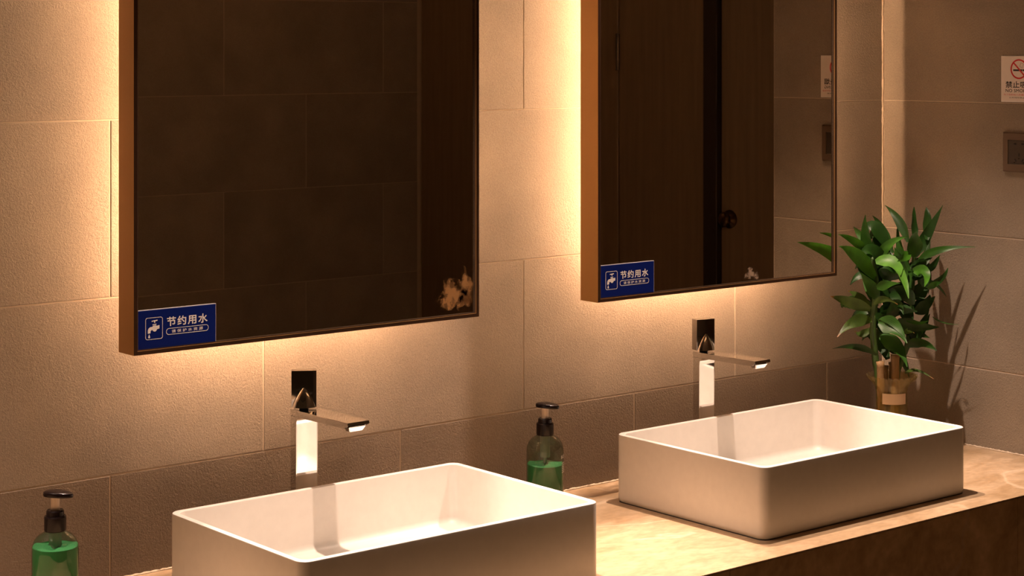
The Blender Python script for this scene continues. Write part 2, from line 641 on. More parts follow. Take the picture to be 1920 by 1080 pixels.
LEAVES = [
    ((3.3388, -0.1337, 1.2478), (3.3232, -0.1247, 1.3169), (3.3166, -0.129, 1.3789), 0.0221, 1),
    ((3.3382, -0.1405, 1.2338), (3.2534, -0.158, 1.2904), (3.1611, -0.185, 1.3224), 0.0304, 2),
    ((3.338, -0.1312, 1.282), (3.2638, -0.14, 1.3239), (3.1977, -0.152, 1.3432), 0.0157, 2),
    ((3.3407, -0.1321, 1.2918), (3.3343, -0.0997, 1.329), (3.3268, -0.0856, 1.3482), 0.0137, 1),
    ((3.3432, -0.1395, 1.2578), (3.3531, -0.1593, 1.3079), (3.3751, -0.2031, 1.3318), 0.0177, 2),
    ((3.3745, -0.1605, 1.2918), (3.372, -0.1313, 1.3439), (3.36, -0.1129, 1.3739), 0.0147, 0),
    ((3.3868, -0.1938, 1.3182), (3.3864, -0.1663, 1.3652), (3.3818, -0.1308, 1.3976), 0.0167, 0),
    ((3.3461, -0.1464, 1.2631), (3.3514, -0.1326, 1.3107), (3.3674, -0.132, 1.3491), 0.0255, 0),
    ((3.4111, -0.1928, 1.3214), (3.4316, -0.1734, 1.3582), (3.4413, -0.1669, 1.3928), 0.0157, 0),
    ((3.4256, -0.2149, 1.3222), (3.455, -0.1937, 1.3632), (3.4708, -0.1782, 1.391), 0.0196, 0),
    ((3.4137, -0.1908, 1.2818), (3.4316, -0.2133, 1.3364), (3.4435, -0.2464, 1.4017), 0.0196, 0),
    ((3.3978, -0.2033, 1.284), (3.3882, -0.2109, 1.317), (3.381, -0.2209, 1.345), 0.0295, 1),
    ((3.4108, -0.2022, 1.2732), (3.4395, -0.2375, 1.2996), (3.491, -0.2986, 1.3084), 0.0137, 1),
    ((3.3241, -0.1521, 1.274), (3.3385, -0.1989, 1.2659), (3.328, -0.242, 1.2008), 0.0285, 3),
    ((3.393, -0.2011, 1.2538), (3.392, -0.2353, 1.2506), (3.3551, -0.2643, 1.2267), 0.0226, 2),
    ((3.4336, -0.2105, 1.2477), (3.4458, -0.2205, 1.2673), (3.4544, -0.2295, 1.2872), 0.0118, 0),
    ((3.4183, -0.2176, 1.2152), (3.4399, -0.2431, 1.2355), (3.4521, -0.2536, 1.261), 0.0118, 0),
    ((3.4206, -0.2219, 1.213), (3.4198, -0.2407, 1.2247), (3.4135, -0.2606, 1.2319), 0.0118, 1),
    ((3.4334, -0.2179, 1.2312), (3.4505, -0.232, 1.2141), (3.4654, -0.2386, 1.1929), 0.0069, 0),
    ((3.3459, -0.1372, 1.2083), (3.3237, -0.1305, 1.2339), (3.2867, -0.1302, 1.2636), 0.0226, 0),
    ((3.3423, -0.1433, 1.1847), (3.3173, -0.1421, 1.2209), (3.2768, -0.148, 1.2538), 0.0216, 1),
    ((3.3207, -0.1412, 1.1667), (3.2721, -0.1206, 1.1858), (3.2251, -0.1054, 1.2004), 0.0226, 4),
    ((3.3339, -0.1252, 1.1737), (3.3204, -0.105, 1.1924), (3.3014, -0.0906, 1.2049), 0.0147, 4),
    ((3.3203, -0.144, 1.1426), (3.2754, -0.1303, 1.1403), (3.229, -0.1216, 1.1107), 0.0216, 4),
    ((3.3384, -0.1309, 1.1223), (3.3194, -0.1153, 1.1076), (3.3062, -0.1075, 1.1153), 0.0137, 4),
    ((3.3351, -0.1461, 1.0631), (3.2945, -0.1205, 1.0827), (3.2511, -0.088, 1.0782), 0.0118, 0),
    ((3.3192, -0.1518, 1.1777), (3.318, -0.1819, 1.1945), (3.3174, -0.2203, 1.186), 0.0118, 4),
    ((3.3495, -0.1386, 1.1394), (3.3743, -0.1669, 1.1598), (3.399, -0.2098, 1.1623), 0.0236, 0),
    ((3.3312, -0.1537, 1.1378), (3.3402, -0.1883, 1.1287), (3.341, -0.2268, 1.0987), 0.0334, 1),
    ((3.3756, -0.172, 1.1407), (3.4059, -0.1969, 1.1284), (3.4529, -0.2283, 1.1241), 0.0255, 0),
    ((3.344, -0.1469, 1.104), (3.3542, -0.1863, 1.0832), (3.3334, -0.2335, 1.0477), 0.0285, 1),
    ((3.3924, -0.1844, 1.0816), (3.4037, -0.217, 1.0942), (3.4005, -0.2629, 1.0797), 0.0216, 0),
    ((3.3722, -0.1932, 1.114), (3.3577, -0.2201, 1.1234), (3.3296, -0.2563, 1.1254), 0.0108, 4),
    ((3.3896, -0.1823, 1.0204), (3.3936, -0.2128, 1.0303), (3.3865, -0.2642, 1.0195), 0.0069, 4),
    ((3.3816, -0.1918, 1.1413), (3.3825, -0.2276, 1.1403), (3.3621, -0.2701, 1.1518), 0.0069, 1),
    ((3.4379, -0.2217, 1.1483), (3.4464, -0.2442, 1.1373), (3.4535, -0.2806, 1.1358), 0.0029, 1),
    ((3.3285, -0.1516, 1.216), (3.3289, -0.1791, 1.2245), (3.329, -0.217, 1.232), 0.0167, 1),
    ((3.3681, -0.147, 1.1829), (3.3871, -0.1627, 1.1976), (3.4074, -0.1908, 1.2184), 0.0295, 0),
    ((3.4065, -0.1903, 1.189), (3.4329, -0.1939, 1.2068), (3.4531, -0.2025, 1.2406), 0.0275, 0),
    ((3.4109, -0.1868, 1.1686), (3.4412, -0.1936, 1.1706), (3.4626, -0.2104, 1.1913), 0.0275, 0),
    ((3.362, -0.1458, 1.2177), (3.3759, -0.1482, 1.2562), (3.3824, -0.1572, 1.2861), 0.0246, 0),
    ((3.3883, -0.1803, 1.2238), (3.3807, -0.174, 1.268), (3.3756, -0.1646, 1.3043), 0.0236, 1),
    ((3.4012, -0.1945, 1.2144), (3.3953, -0.1715, 1.2667), (3.396, -0.1555, 1.3541), 0.0216, 1),
    ((3.3398, -0.1516, 1.2567), (3.3516, -0.1729, 1.2431), (3.3721, -0.2006, 1.2465), 0.0206, 0),
    ((3.3956, -0.1929, 1.2587), (3.4121, -0.2103, 1.2689), (3.4334, -0.2252, 1.2833), 0.0187, 0),
    ((3.3965, -0.1983, 1.1759), (3.3766, -0.1897, 1.2061), (3.3529, -0.1719, 1.216), 0.0246, 0),
    ((3.3981, -0.1909, 1.1358), (3.3885, -0.1739, 1.1643), (3.3691, -0.1463, 1.1729), 0.0275, 0),
    ((3.3978, -0.188, 1.111), (3.4317, -0.1887, 1.1128), (3.4612, -0.1962, 1.1504), 0.0246, 0),
    ((3.3313, -0.1462, 1.1565), (3.3612, -0.1527, 1.1349), (3.396, -0.1555, 1.1271), 0.0216, 0),
    ((3.4015, -0.1943, 1.2339), (3.4486, -0.1877, 1.2643), (3.4773, -0.1836, 1.3165), 0.0196, 0),
    ((3.3875, -0.1993, 1.2941), (3.3571, -0.2054, 1.287), (3.3166, -0.2197, 1.2814), 0.0167, 2),
    ((3.3789, -0.1878, 1.284), (3.3971, -0.1484, 1.2646), (3.3931, -0.1013, 1.2458), 0.0147, 1),
    ((3.3495, -0.1371, 1.1429), (3.3823, -0.1541, 1.1697), (3.4222, -0.177, 1.1671), 0.0246, 0),
    ((3.4118, -0.1876, 1.214), (3.4012, -0.1674, 1.2666), (3.397, -0.1525, 1.3441), 0.0227, 0),
    ((3.3513, -0.1267, 1.1668), (3.3863, -0.1257, 1.1388), (3.4208, -0.1243, 1.1155), 0.0197, 0),
    ((3.3808, -0.1634, 1.13), (3.4161, -0.1831, 1.114), (3.452, -0.2034, 1.0969), 0.0209, 0),
    ((3.4112, -0.1877, 1.2501), (3.4337, -0.196, 1.2388), (3.4308, -0.1832, 1.194), 0.0239, 1),
    ((3.415, -0.1813, 1.1768), (3.4199, -0.1591, 1.2098), (3.4215, -0.1341, 1.2133), 0.0204, 0),
    ((3.4135, -0.1896, 1.1585), (3.4386, -0.1999, 1.1731), (3.4538, -0.202, 1.1947), 0.0264, 0),
    ((3.4146, -0.1883, 1.231), (3.4405, -0.1954, 1.2558), (3.4554, -0.1935, 1.2906), 0.0170, 0),
    ((3.4099, -0.1788, 1.2624), (3.4458, -0.1848, 1.2691), (3.4751, -0.1854, 1.2709), 0.0156, 0),
    ((3.343, -0.1279, 1.1734), (3.3112, -0.0855, 1.1773), (3.3087, -0.0671, 1.1665), 0.0237, 1),
    ((3.3474, -0.1364, 1.1374), (3.3814, -0.1561, 1.1664), (3.4256, -0.1843, 1.166), 0.0239, 0),
    ((3.4177, -0.1812, 1.2418), (3.4565, -0.1831, 1.2754), (3.4858, -0.177, 1.3194), 0.0177, 0),
    ((3.3475, -0.1343, 1.1991), (3.3669, -0.1384, 1.2032), (3.3893, -0.1449, 1.1956), 0.0177, 0),
    ((3.3519, -0.1318, 1.1688), (3.3517, -0.1094, 1.2173), (3.3486, -0.0848, 1.2513), 0.0205, 1),
    ((3.4152, -0.1821, 1.262), (3.454, -0.189, 1.2443), (3.4745, -0.1808, 1.1926), 0.0216, 0),
    ((3.4043, -0.1836, 1.1005), (3.4256, -0.1934, 1.1191), (3.4482, -0.2043, 1.1625), 0.0205, 0),
    ((3.4133, -0.179, 1.2421), (3.452, -0.1832, 1.2543), (3.4818, -0.1801, 1.2617), 0.0181, 0),
    ((3.3695, -0.1462, 1.1755), (3.4037, -0.152, 1.2026), (3.4476, -0.1658, 1.2249), 0.0316, 0),
    ((3.4107, -0.1839, 1.2186), (3.4042, -0.1625, 1.2577), (3.407, -0.1488, 1.3218), 0.0234, 0),
    ((3.4102, -0.1791, 1.2811), (3.4118, -0.1571, 1.2654), (3.4131, -0.1348, 1.2396), 0.0139, 1),
    ((3.3627, -0.1439, 1.2149), (3.3856, -0.146, 1.2606), (3.4132, -0.152, 1.2867), 0.0225, 0),
    ((3.3617, -0.148, 1.2269), (3.3784, -0.1531, 1.2608), (3.3974, -0.1602, 1.2751), 0.0208, 1),
    ((3.364, -0.1358, 1.0925), (3.4138, -0.1448, 1.0608), (3.4521, -0.1443, 0.9989), 0.0251, 0),
    ((3.357, -0.1416, 1.0982), (3.3912, -0.1568, 1.0796), (3.4104, -0.1597, 1.0314), 0.0271, 1),
    ((3.352, -0.1336, 1.1245), (3.3902, -0.1456, 1.1213), (3.4285, -0.1579, 1.0854), 0.0278, 0),
    ((3.3915, -0.1731, 1.2326), (3.3897, -0.164, 1.2729), (3.3897, -0.1563, 1.2961), 0.0253, 0),
    ((3.346, -0.1222, 1.1747), (3.3261, -0.0759, 1.1746), (3.3298, -0.049, 1.1595), 0.0243, 0),
    ((3.3457, -0.1355, 1.2603), (3.3877, -0.1626, 1.2577), (3.4162, -0.1786, 1.1851), 0.0306, 0),
    ((3.3705, -0.1443, 1.2294), (3.3922, -0.1352, 1.2705), (3.4094, -0.1224, 1.2921), 0.0213, 0),
    ((3.3648, -0.145, 1.1711), (3.3992, -0.1557, 1.1876), (3.448, -0.1781, 1.1992), 0.0250, 1),
    ((3.4114, -0.1857, 1.2427), (3.437, -0.1927, 1.2453), (3.4386, -0.1799, 1.2144), 0.0193, 0),
    ((3.37, -0.15, 1.1), (3.360831376219186, -0.09800215064095541, 1.1500000000000001), (3.3533297749439748, -0.055458455710828025, 1.1300000000000001), 0.0260, 0),
    ((3.37, -0.15, 1.16), (3.3931, -0.10998962634515892, 1.21), (3.412, -0.07725386608210714, 1.19), 0.0260, 0),
    ((3.37, -0.15, 1.22), (3.355327335851329, -0.10968718656828452, 1.27), (3.343322428820598, -0.07670397557869914, 1.25), 0.0260, 0),
    ((3.37, -0.15, 1.28), (3.38024923418606, -0.11174933727895289, 1.33), (3.3886349712473818, -0.08045334050718708, 1.31), 0.0260, 0),
    ((3.37, -0.15, 1.13), (3.357584668797278, -0.18411084213452847, 1.18), (3.347426670540506, -0.21201971297186994, 1.16), 0.0260, 0),
    ((3.37, -0.15, 1.05), (3.378595584794513, -0.10125201622589569, 1.1), (3.385628335990024, -0.061367302228901285, 1.08), 0.0260, 0),
    ((3.37, -0.15, 1.19), (3.3271317425126705, -0.12525, 1.24), (3.2920577136594007, -0.10500000000000001, 1.22), 0.0260, 0),
    ((3.37, -0.15, 1.25), (3.317400919940756, -0.14539817678292363, 1.3), (3.2743653089831923, -0.1416330486962248, 1.28), 0.0260, 0),
    ((3.37, -0.15, 1.3), (3.3447205333770738, -0.1287880088803442, 1.35), (3.3240373334128615, -0.11143274341880763, 1.33), 0.0260, 0),
]
STEM_A = [(3.3468, -0.1409, 1.0122), (3.3415, -0.1365, 1.0564), (3.3377, -0.1334, 1.1153), (3.3403, -0.1356, 1.1644), (3.3422, -0.1371, 1.2331), (3.3365, -0.1324, 1.2822)]
STEM_B = [(3.3901, -0.1571, 1.0096), (3.4004, -0.1656, 1.0539), (3.411, -0.1744, 1.0884), (3.4141, -0.1769, 1.1574), (3.4206, -0.1822, 1.256), (3.4225, -0.1838, 1.3151)]


# ================================================================ THE SETTING
XR = 3.5337            # plane of the right wall
PITCH, ROW, Z0 = 0.609, 0.3015, 1.0283   # tile pitch, row height, height of one horizontal joint
GAP = 0.0018


def tile_mesh(w, h, d, ax):
    """One tile: w wide, h high, face at 0 looking out, back at d; front edges eased. ax 'y': faces -y; 'x': faces -x; 'Y': faces +y."""
    e = 0.0012
    bm = bmesh.new()
    r = [[(0, 0, d), (w, 0, d), (w, h, d), (0, h, d)],
         [(0, 0, e), (w, 0, e), (w, h, e), (0, h, e)],
         [(e, e, 0), (w - e, e, 0), (w - e, h - e, 0), (e, h - e, 0)]]
    rings = [[bm.verts.new(p) for p in q] for q in r]
    for a, b in zip(rings, rings[1:]):
        for i in range(4):
            bm.faces.new((a[i], a[(i + 1) % 4], b[(i + 1) % 4], b[i]))
    bm.faces.new(rings[0][::-1])
    bm.faces.new(rings[-1])
    for v in bm.verts:
        u, z, dd = v.co
        v.co = {'y': (u, dd, z), 'x': (dd, -u, z), 'Y': (u, -dd, z)}[ax]
    bmesh.ops.recalc_face_normals(bm, faces=bm.faces)
    me = bpy.data.meshes.new('tile')
    bm.to_mesh(me)
    bm.free()
    return me


def lay_tiles(parent, mat, ax, plane, u0, u1, z_lo, z_hi, joints, zrow0, low_mat=None):
    """joints(k) gives the position of one vertical joint of row k; tiles clipped to u0..u1."""
    cache = {}
    k0 = math.floor((z_lo - zrow0) / ROW)
    k1 = math.ceil((z_hi - zrow0) / ROW)
    for k in range(k0, k1):
        za, zb = max(zrow0 + k * ROW, z_lo), min(zrow0 + (k + 1) * ROW, z_hi)
        if zb - za < 0.01:
            continue
        j = joints(k)
        i0 = math.floor((u0 - j) / PITCH)
        i1 = math.ceil((u1 - j) / PITCH)
        for i in range(i0, i1):
            ua, ub = max(j + i * PITCH, u0), min(j + (i + 1) * PITCH, u1)
            if ub - ua < 0.006:
                continue
            w, h = round(ub - ua - GAP, 4), round(zb - za - GAP, 4)
            key = (w, h, bool(low_mat and k < 0))
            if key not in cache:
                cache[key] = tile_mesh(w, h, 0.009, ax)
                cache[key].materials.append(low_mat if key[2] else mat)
            o = bpy.data.objects.new('tile', cache[key])
            COL.objects.link(o)
            o.parent = parent
            j_ = random.uniform(-0.0004, 0.0004)
            if ax == 'y':
                o.location = (ua + GAP / 2, plane + j_, za + GAP / 2)
            elif ax == 'Y':
                o.location = (ua + GAP / 2, plane - j_, za + GAP / 2)
            else:
                o.location = (plane + j_, -(ua + GAP / 2), za + GAP / 2)


floor = tag(box_obj('floor', M['floor'], None, -1.6, 3.9, -4.1, 0.2, -0.1, 0.0), kind='structure')
ceiling = tag(box_obj('ceiling', M['plaster'], None, -1.6, 3.9, -4.1, 0.2, 2.70, 2.8), kind='structure')

# back wall: grout bed with tiles standing 1 mm proud of it
wall_back = tag(box_obj('wall_back', M['grout'], None, -1.6, XR + 0.006, 0.0012, 0.12, 0.0, 2.70), kind='structure')
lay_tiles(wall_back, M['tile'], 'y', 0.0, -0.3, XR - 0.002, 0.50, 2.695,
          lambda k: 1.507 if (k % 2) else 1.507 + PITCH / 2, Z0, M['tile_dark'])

# right wall: a pier that ends 60 cm out from the back wall
wall_right = tag(box_obj('wall_right', M['grout'], None, XR + 0.0012, 3.80, -0.60, 0.0, 0.0, 2.70), kind='structure')
lay_tiles(wall_right, M['tile_side'], 'x', XR, 0.003, 0.60, 0.50, 2.695, lambda k: 0.003, Z0)

# wall behind the viewer, seen in the mirror
wall_front = tag(box_obj('wall_front', M['grout'], None, 1.15, 3.85, -2.57, -2.4512, 0.0, 2.70), kind='structure')
lay_tiles(wall_front, M['tile'], 'Y', -2.45, 1.15, 3.79, 0.10, 2.695,
          lambda k: 3.04 + PITCH / 2 if (k % 2) else 3.04, Z0 - 0.022)

# recess beyond the pier: dark timber doors and posts, seen in the mirror
wall_alcove = tag(box_obj('wall_alcove', M['wood'], None, 3.84, 3.92, -2.57, 0.0, 0.0, 2.70), kind='structure')
trim_1 = tag(box_obj('trim_1', M['wood_dark'], None, 3.785, 3.845, -1.099, -1.046, 0.0, 2.70, 0.002), kind='structure')
trim_2 = tag(box_obj('trim_2', M['wood'], None, 3.80, 3.845, -2.44, -1.468, 0.0, 2.70, 0.002), kind='structure')
door_1 = tag(box_obj('door_1', M['wood'], None, 3.802, 3.838, -1.0435, -0.602, 0.01, 2.68, 0.002), kind='structure')
door_2 = tag(box_obj('door_2', M['wood'], None, 3.802, 3.838, -1.4635, -1.103, 0.01, 2.68, 0.002), kind='structure')
bm = bmesh.new()
lathe(bm, [(0.026, 0), (0.026, 0.004), (0.012, 0.008), (0.010, 0.014), (0.019, 0.019), (0.021, 0.027), (0.014, 0.033), (0.005, 0.034)], 28)
bmesh.ops.rotate(bm, verts=bm.verts, matrix=Matrix.Rotation(-PI / 2, 3, 'Y'))
bmesh.ops.translate(bm, verts=bm.verts, vec=(3.802, -1.009, 1.28))
tag(obj('door_knob', bm, M['bronze'], door_1, smooth=True), 'dark bronze round door knob')
bm = bmesh.new()
lathe(bm, [(0.007, 1.69), (0.007, 1.80)], 14, (3.798, -1.466))
auto_smooth(tag(obj('hinge', bm, M['dark_chrome'], door_2), 'slim metal door hinge'))

# rough bead of sealant in the corner of the two tiled walls and along the counter
def bead(bm, p0, p1, n, size, jit, axes):
    prev = None
    p0, p1 = Vector(p0), Vector(p1)
    for i in range(n + 1):
        c = p0.lerp(p1, i / n)
        ring = []
        for q in range(5):
            a = PI / 2 * q / 4
            s = size * (1 + random.uniform(-jit, jit))
            ring.append(bm.verts.new(c + Vector(axes[0]) * s * math.cos(a) + Vector(axes[1]) * s * math.sin(a)))
        ring.append(bm.verts.new(c))
        if prev:
            for q in range(6):
                bm.faces.new((prev[q], prev[(q + 1) % 6], ring[(q + 1) % 6], ring[q]))
        prev = ring


bm = bmesh.new()
bead(bm, (XR, 0, 0.852), (XR, 0, 2.69), 260, 0.0034, 0.35, ((-1, 0, 0), (0, -1, 0)))
tag(obj('trim_3', bm, M['caulk'], None, smooth=True), kind='structure')

# ================================================================ THE VANITY COUNTER
ct = thing('vanity_counter', 'long beige marble vanity counter with an apron of the same stone, carrying both basins', 'counter', (1.2, -0.31, 0.0))
off = Vector((-1.2, 0.31, 0.0))


def counter_part(name, mat, x0, x1, y0, y1, z0, z1, bev, seg=2):
    o = box_obj(name, mat, ct, x0, x1, y0, y1, z0, z1, bev, seg)
    o.location = off
    return o


counter_part('countertop', M['counter'], -0.6, XR - 0.001, -0.618, -0.001, 0.8462, 0.85, 0.0012)
xa = -0.6
for xb in (0.71, 1.54, 2.372, 3.203, XR - 0.001):
    counter_part('apron_panel', M['apron'], xa + 0.0006, xb - 0.0006, -0.6178, -0.598, 0.35, 0.8461, 0.0004, 1)
    xa = xb
counter_part('cabinet_carcass', M['wood_dark'], -0.6, XR - 0.002, -0.595, -0.005, 0.12, 0.8455, 0.0)
bm = bmesh.new()
bead(bm, (-0.6, 0, 0.85), (XR - 0.004, 0, 0.85), 700, 0.0026, 0.5, ((0, -1, 0), (0, 0, 1)))
bead(bm, (XR, -0.004, 0.85), (XR, -0.6, 0.85), 150, 0.0026, 0.5, ((-1, 0, 0), (0, 0, 1)))
o = obj('sealant_bead', bm, M['caulk'], ct, smooth=True)
o.location = off

# ================================================================ BASINS
def make_basin(label, x0):
    L_, W_, H_ = 0.601, 0.404, 0.135
    t = thing('vessel_basin', label, 'basin', (x0 + L_ / 2, -0.332, 0.85), 0, 'rectangular white vessel basins')
    hx, hy = L_ / 2, W_ / 2
    bm = bmesh.new()
    def ring(dx, dy, r, z):
        return [bm.verts.new((x, y, z)) for x, y in rrect(-hx + dx, hx - dx, -hy + dy, hy - dy, r, 7)]
    w = 0.011
    rings = [ring(0.012, 0.012, 0.012, 0.0), ring(0.004, 0.004, 0.016, 0.0008), ring(0.001, 0.001, 0.018, 0.004), ring(0.0, 0.0, 0.019, 0.010),
             ring(0.0, 0.0, 0.019, H_ - 0.003), ring(0.0006, 0.0006, 0.0185, H_ - 0.001), ring(0.0022, 0.0022, 0.017, H_),
             ring(w - 0.002, w - 0.002, 0.016, H_), ring(w - 0.0004, w - 0.0004, 0.016, H_ - 0.0012), ring(w, w, 0.016, H_ - 0.004),
             ring(w + 0.004, w + 0.004, 0.016, 0.040)]
    for k in range(1, 6):
        a = PI / 2 * k / 5
        rr = 0.014
        rings.append(ring(w + 0.004 + rr * (1 - math.cos(a)), w + 0.004 + rr * (1 - math.cos(a)), 0.016 + 0.004 * k / 5, 0.040 - rr * math.sin(a)))
    rings.append(ring(0.12, 0.10, 0.05, 0.0235))
    rings.append(ring(hx - 0.024, hy - 0.024, 0.0235, 0.0215))
    for a, b in zip(rings, rings[1:]):
        n = len(a)
        for i in range(n):
            bm.faces.new((a[i], a[(i + 1) % n], b[(i + 1) % n], b[i]))
    bm.faces.new(rings[0][::-1])
    bm.faces.new(rings[-1])
    o = obj('bowl', bm, M['basin'], t)
    auto_smooth(o, 40)
    bm = bmesh.new()
    lathe(bm, [(0.0225, 0.0210), (0.0225, 0.0232), (0.019, 0.0240), (0.018, 0.0232), (0.013, 0.0236), (0.012, 0.0262), (0.004, 0.0270)], 32)
    auto_smooth(obj('drain', bm, M['chrome'], t))
    bm = bmesh.new()
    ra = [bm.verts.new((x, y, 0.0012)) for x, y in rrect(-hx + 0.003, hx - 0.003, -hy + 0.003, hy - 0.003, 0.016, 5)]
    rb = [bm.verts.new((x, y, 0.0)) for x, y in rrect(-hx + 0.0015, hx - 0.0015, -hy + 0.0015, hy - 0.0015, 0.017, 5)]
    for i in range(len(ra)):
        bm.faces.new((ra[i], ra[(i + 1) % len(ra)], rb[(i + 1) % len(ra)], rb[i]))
    obj('shadow_gap_line', bm, M['wood_dark'], t)  # near-black strip painted for the shadow gap under the bowl
    return t


basin_a = make_basin('white basin cut off below by the picture edge, under the first mirror', 1.5445)
basin_b = make_basin('white basin shown whole on the counter, nearer to the potted plant', 2.5485)

# ================================================================ TAPS
def make_tap(label, cx, yaw):
    """Tall square lever tap; column stands between basin and wall, blade spout reaches over the basin (-y)."""
    t = thing('basin_faucet', label, 'faucet', (cx, -0.08, 0.85), 0, 'chrome basin taps')
    hw = 0.0225
    zt = 0.263
    prof = [(0.010, 0.006), (0.010, zt - 0.0115), (-0.020, zt - 0.0115), (-0.0165, zt - 0.0125), (-0.0125, zt - 0.0155), (-0.0105, zt - 0.020), (-0.010, zt - 0.026), (-0.010, 0.006)]
    bm = bmesh.new()
    prism(bm, prof, 'x', -hw, hw)
    es = [e for e in bm.edges if abs(e.verts[0].co.z - e.verts[1].co.z) > 0.1]
    bmesh.ops.bevel(bm, geom=es, offset=0.0016, segments=3, affect='EDGES')
    auto_smooth(obj('column', bm, M['chrome'], t), 50)
    # spout blade with a thicker lip under its end
    sp = [(0.010, zt - 0.0114), (0.010, zt), (-0.1695, zt + 0.0015), (-0.1705, zt - 0.0035), (-0.1640, zt - 0.0058), (-0.158, zt - 0.0095), (-0.020, zt - 0.0114)]
    bm = bmesh.new()
    prism(bm, sp, 'x', -hw, hw)
    bmesh.ops.bevel(bm, geom=list(bm.edges), offset=0.0006, segments=2, affect='EDGES')
    auto_smooth(obj('spout', bm, M['chrome'], t), 40)
    bm = bmesh.new()
    a = [(-0.018, -0.168), (0.018, -0.168), (0.018, -0.150), (-0.018, -0.150)]
    b = [(-0.0135, -0.163), (0.0135, -0.163), (0.0135, -0.151), (-0.0135, -0.151)]
    A = [bm.verts.new((x, y, zt - 0.006)) for x, y in a]
    B = [bm.verts.new((x, y, zt - 0.0155)) for x, y in b]
    bm.faces.new(A[::-1])
    bm.faces.new(B)
    for i in range(4):
        bm.faces.new((A[i], A[(i + 1) % 4], B[(i + 1) % 4], B[i]))
    bmesh.ops.bevel(bm, geom=list(bm.edges), offset=0.0012, segments=2, affect='EDGES')
    auto_smooth(obj('aerator', bm, M['chrome'], t), 40)
    # foot plate
    bm = bmesh.new()
    box(bm, -0.0255, 0.0255, -0.014, 0.014, 0.0, 0.006, 0.0015, 2)
    auto_smooth(obj('base_flange', bm, M['chrome'], t))
    # neck and handle
    bm = bmesh.new()
    lathe(bm, [(0.0085, zt - 0.0005), (0.0085, zt + 0.005)], 20)
    auto_smooth(obj('cartridge_neck', bm, M['rubber'], t))
    h = bpy.data.objects.new('handle', None)
    bm = bmesh.new()
    box(bm, -0.0222, 0.0222, -0.009, 0.011, zt + 0.0035, zt + 0.0685, 0.0007, 2)
    hd = obj('handle', bm, M['dark_chrome'], t)
    auto_smooth(hd, 40)
    bpy.data.objects.remove(h)
    hd.rotation_euler = (0, 0, yaw)
    # half cone on the handle's face that narrows upwards
    bm = bmesh.new()
    n = 18
    levels = []
    for k, s in enumerate((1.0, 0.90, 0.76, 0.57, 0.34, 0.08)):
        z = (0.0, 0.007, 0.014, 0.021, 0.028, 0.034)[k]
        levels.append([bm.verts.new((math.cos(PI * i / n) * 0.0212 * s, -0.0088 - math.sin(PI * i / n) * 0.012 * s, zt + 0.0036 + z)) for i in range(n + 1)])
    for a, b in zip(levels, levels[1:]):
        for i in range(n):
            bm.faces.new((a[i], a[i + 1], b[i + 1], b[i]))
        bm.faces.new((a[n], a[0], b[0], b[n]))
    bm.faces.new(levels[0][::-1])
    bm.faces.new(levels[-1])
    c = obj('handle_cone', bm, M['chrome'], hd)
    auto_smooth(c, 50)
    return t


make_tap('chrome tap, square handle turned sideways, behind the basin cut off below', 1.845, math.radians(-33))
make_tap('chrome tap, square handle nearly straight, behind the basin shown whole', 2.850, math.radians(-13))

# ================================================================ MIRRORS
ZM0, ZM1 = 1.2495, 2.27
YF, YB = -0.130, -0.078


